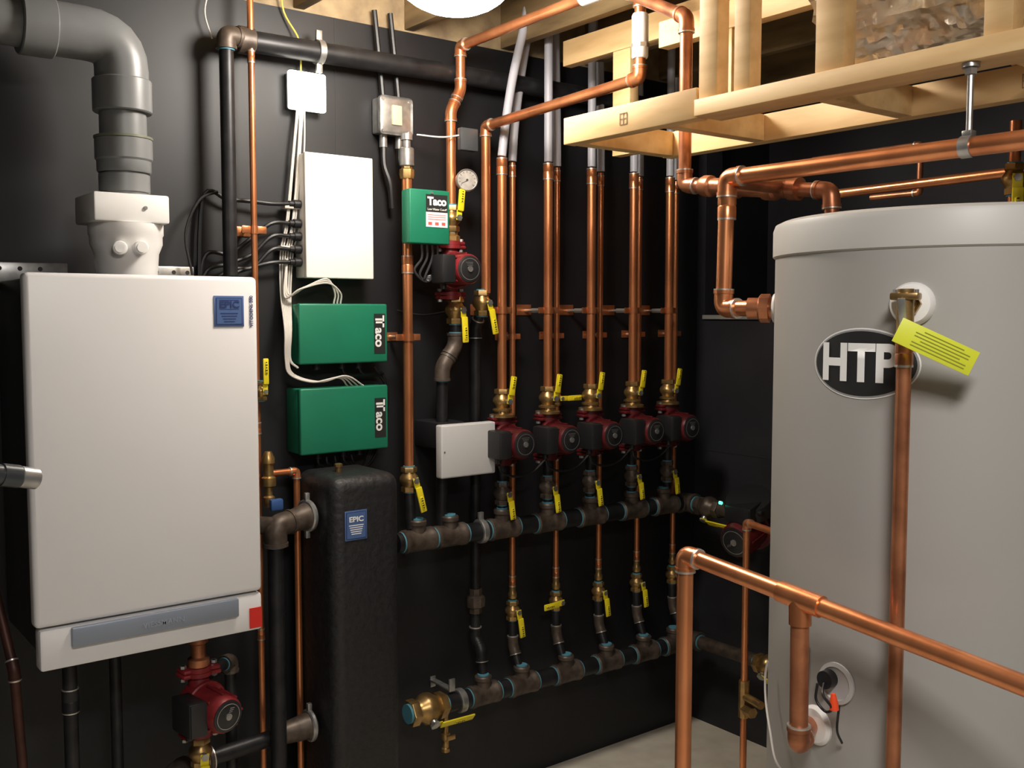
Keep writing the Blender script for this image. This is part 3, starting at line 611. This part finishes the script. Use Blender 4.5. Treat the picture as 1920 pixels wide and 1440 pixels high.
pipe("copper cold feed through timber platform to tank top",[(2.02,-.90,2.68),(1.90,-1.232,2.52),(1.90,-1.232,2.108),(1.90,-1.66,2.055),(1.90,-1.665,1.96)],.0160,COPPER_D,elen=2.2)
E=thing("mixing_valve","brown bronze fittings joined in line above tank","fitting",(1.90,-1.45,2.07))
M().lathe((1.90,-1.29,2.101),(0,-1,-.12),[(.022,0),(.026,.01),(.026,.03),(.020,.035),(.020,.08),(.027,.085),(.027,.115),(.022,.12),(.022,.19),(.028,.195),(.028,.225),(.022,.23),(.022,.26),(.026,.265),(.026,.29)],20).obj("fitting_body",COPPER_D,E)
pipe("copper cross line between the two overhead runs",[(1.707,-1.56,2.07),(1.89,-1.53,2.075)],.016,COPPER_D)
pipe("slim copper line far behind the tank",[(2.45,-1.25,2.12),(2.45,-2.6,2.14)],.0125,COPPER)
pipe("slim copper branch hanging behind the tank",[(2.6,-1.1,2.25),(2.6,-1.45,2.25),(2.6,-1.45,2.12),(2.6,-1.3,2.12)],.008,COPPER_D)
valve((2.3,-1.858,2.09),.015,(0,0,-1),face=(-.8,-.6,0),label="brass valve with yellow lever behind the tank",hl=.07)
pipe("short copper upright behind the tank",[(2.3,-1.858,2.22),(2.3,-1.858,1.7)],.0125,COPPER)
hy=-2.07
E=thing("threaded_hanger","galvanised threaded rod hanging from timber platform","pipe hanger",(1.71,hy,2.08))
M().cyl((1.71,hy,2.09),(1.71,hy,2.24),.0055,seg=10).lathe((1.71,hy,2.200),(0,0,1),[(.011,0),(.011,.010)],6).cyl((1.71,hy,2.212),(1.71,hy,2.219),.015).obj("threaded_rod",STEEL,E)
M().cyl((1.707,hy-.010,2.077),(1.707,hy+.010,2.077),.0195).box((1.71,hy,2.100),(.018,.018,.01),.002).obj("clevis_ring",STEEL,E)
pipe("large copper drain line with elbow standing before the tank",[(1.435,-1.678,0),(1.435,-1.678,1.327),(1.443,-3.0,1.19)],.0158,COPPER,fit=1.18)
zt=1.327-(1.942-1.678)*(.137/1.322)
E=pipe("copper tee branch dropping into lower tank port",[(1.437,-1.942,zt),(1.437,-1.945,1.043),(1.535,-1.90,1.043)],.0158,COPPER_D)
M().cyl((1.4367,-1.90,zt+.004),(1.4373,-1.985,zt-.0045),.0192).cyl((1.437,-1.942,zt),(1.437,-1.943,zt-.045),.0192).obj("tee",COPPER,E)
port(math.radians(170),1.043,.036,dep=.012)
aa=math.radians(177.5); c=V((TX+TR*math.cos(aa),TY+TR*math.sin(aa),1.135)); a=V((math.cos(aa),math.sin(aa),0))
E=thing("sensor_port","round recessed sensor port with loose wires","sensor",c)
M().lathe(c,a,[(.037,0),(.037,.004),(.030,.006),(.028,.003)],32).obj("rim",mat("port_grey",(.6,.6,.59),0,.4),E)
M().cyl(c+V((0,.012,.006))+a*.002,c+V((0,.012,.006))+a*.02,.016).obj("grommet",BLACKP,E)
M().tube([c+a*.02+V((0,.012,.0)),c+a*.045+V((0,-.005,-.01)),c+a*.04+V((0,-.02,-.03)),c+a*.03+V((0,0,-.045)),c+a*.03+V((0,.02,-.03)),c+a*.03+V((0,.018,0))],.0025,sm=True,seg=8).obj("wire",CABB,E)
M().tube([c+a*.02+V((0,-.02,-.03)),c+a*.03+V((0,-.024,-.07)),c+a*.01+V((0,-.02,-.1))],.0022,sm=True,seg=8).obj("wire",CABB,E)
M().lathe(c+a*.035+V((0,-.02,-.022)),(0,.1,1),[(.008,-.012),(.0075,.0),(.004,.016)],12).obj("wire_nut",ORANGE,E)
cable("grey wire curling low down tank side",[(1.578,-1.765,1.11),(1.572,-1.765,1.08),(1.55,-1.785,1.04),(1.52,-1.82,1.0),(1.50,-1.85,.96),(1.51,-1.88,.93)],.0022,CABW)
# ================================================================ TIMBER PLATFORM
g="pine framing boards of the platform"
def board(x0,x1,y0,y1,z0,z1,label="pine board of hanging duct platform"):
    return tag(M().bb(x0,x1,y0,y1,z0,z1,.002).obj("timber_board",WOOD),label,"lumber",g)
AX=1.70
board(AX,AX+.038,-1.45,-1.0,2.218,2.285,"pine rail on edge at end of platform")
board(AX-.01,AX+.08,-3.2,-1.452,2.220,2.256,"long pine plate laid flat on platform front")
board(2.06,2.098,-3.2,-1.0,2.218,2.285,"pine rear rail with grade stamps")
for y in(-1.04,-1.35,-1.75,-2.15,-2.6): board(AX+.08 if y<-1.45 else AX+.039,2.059,y,y+.038,2.219,2.284,"short pine cross member in platform")
board(2.30,2.338,-.97,-.29,2.635,2.72,"upper pine rail hung under the joists")
board(2.30,2.338,-.62,-.54,2.30,2.634,"short pine stud between rails")
board(2.06,2.098,-2.9,-.98,2.52,2.59,"upper rear pine rail")
for y,wd in((-1.482,.052),(-1.575,.042),(-1.79,.065),(-2.12,.05)): board(AX,AX+.038,y-wd/2,y+wd/2,2.257,2.744,"upright pine stud hanging from joists")
for y in(-1.24,-1.65,-2.0): board(2.06,2.098,y,y+.038,2.286,2.519,"upright pine stud at rear of platform")
board(1.74,2.05,-1.60,-1.56,2.52,2.59,"pine cross brace near ceiling")
board(1.74,2.05,-1.16,-1.12,2.62,2.70,"pine cross brace near ceiling")
for (y,x) in((-1.22,AX-.0005),(-1.72,2.0595),(-2.0,2.0595)):
    st=M()
    for k in range(3): st.box((x-.0005,y,2.235+.013*k+.003),(.0006,.024,.0015))
    for q in(-.012,0,.012): st.box((x-.0005,y+q,2.251),(.0006,.0015,.028))
    tag(st.obj("grade_stamp",STAMP),"brown grade stamp printed on pine rail","stamp")
bm=M(); n=110; rings=120; rr=[]
for j in range(rings):
    y=-1.70-1.04*j/(rings-1); row=[]
    for i in range(n):
        t=2*math.pi*i/n; q=V((math.cos(t)*4,y*9,math.sin(t)*4))
        r=.155+.026*noise.noise(q)+.018*abs(noise.noise(q*2.6+V((5,1,2))))+.008*abs(noise.noise(q*6.0))+.003*noise.noise(q*14)
        row.append(bm.bm.verts.new((1.915+r*math.cos(t),y,2.465+r*math.sin(t))))
    rr.append(row)
for A,B in zip(rr,rr[1:]):
    for i in range(n): bm.bm.faces.new([A[i],A[(i+1)%n],B[(i+1)%n],B[i]])
bm.bm.faces.new(rr[0]); bm.bm.faces.new(rr[-1])
tag(bm.obj("foil_duct",FOIL,ang=30),"crinkled silver foil duct resting in timber framing","duct")
# ================================================================ LAMP AND ADDED FILL LIGHT
E=thing("ceiling_lamp","bright glowing globe lamp under the ceiling joists","lamp",(1.50,-.80,2.57))
M().cyl((1.5,-.8,2.79),(1.5,-.8,2.95),.06,bev=.004).obj("lamp_base",PVCW,E)
M().sphere((1.5,-.8,2.673),.145,(1.18,1.05,.82),28).obj("globe",BULB,E)
E=thing("added_fill","added rectangular fill light, unseen overhead","lamp",(.5,-2.9,2.72))  # unseen fill light, added to brighten the room
M().bb(.1,.8,-3.2,-2.8,2.70,2.745,.004).obj("housing",PVCW,E)  # housing made up to go with the added fill
def area(loc,size,p,col,rot=(0,0,0),sy=None):
    l=bpy.data.lights.new("fill_light","AREA"); l.size=size; l.energy=p; l.color=col
    if sy: l.shape='RECTANGLE'; l.size_y=sy
    o=bpy.data.objects.new("fill_light",l); COL.objects.link(o); o.location=loc; o.rotation_euler=rot; return o
o=area((.45,-3.0,2.695),.6,44,(1,.955,.91),sy=.35); o.parent=E; o.location=V((.45,-3.0,2.695))-V(E.location)
w=bpy.data.worlds.new("w"); bpy.context.scene.world=w; w.use_nodes=True
w.node_tree.nodes["Background"].inputs[0].default_value=(.5,.5,.55,1); w.node_tree.nodes["Background"].inputs[1].default_value=.05
# ================================================================ CAMERA
cd=bpy.data.cameras.new("camera"); cd.sensor_width=36; cd.lens=36*1900/1920; cd.clip_start=.05
co=bpy.data.objects.new("camera",cd); COL.objects.link(co)
co.location=(0,-3.0,1.79); co.rotation_euler=(math.radians(86),0,math.radians(-37.5))
bpy.context.scene.camera=co
bpy.context.scene.view_settings.view_transform='Standard'
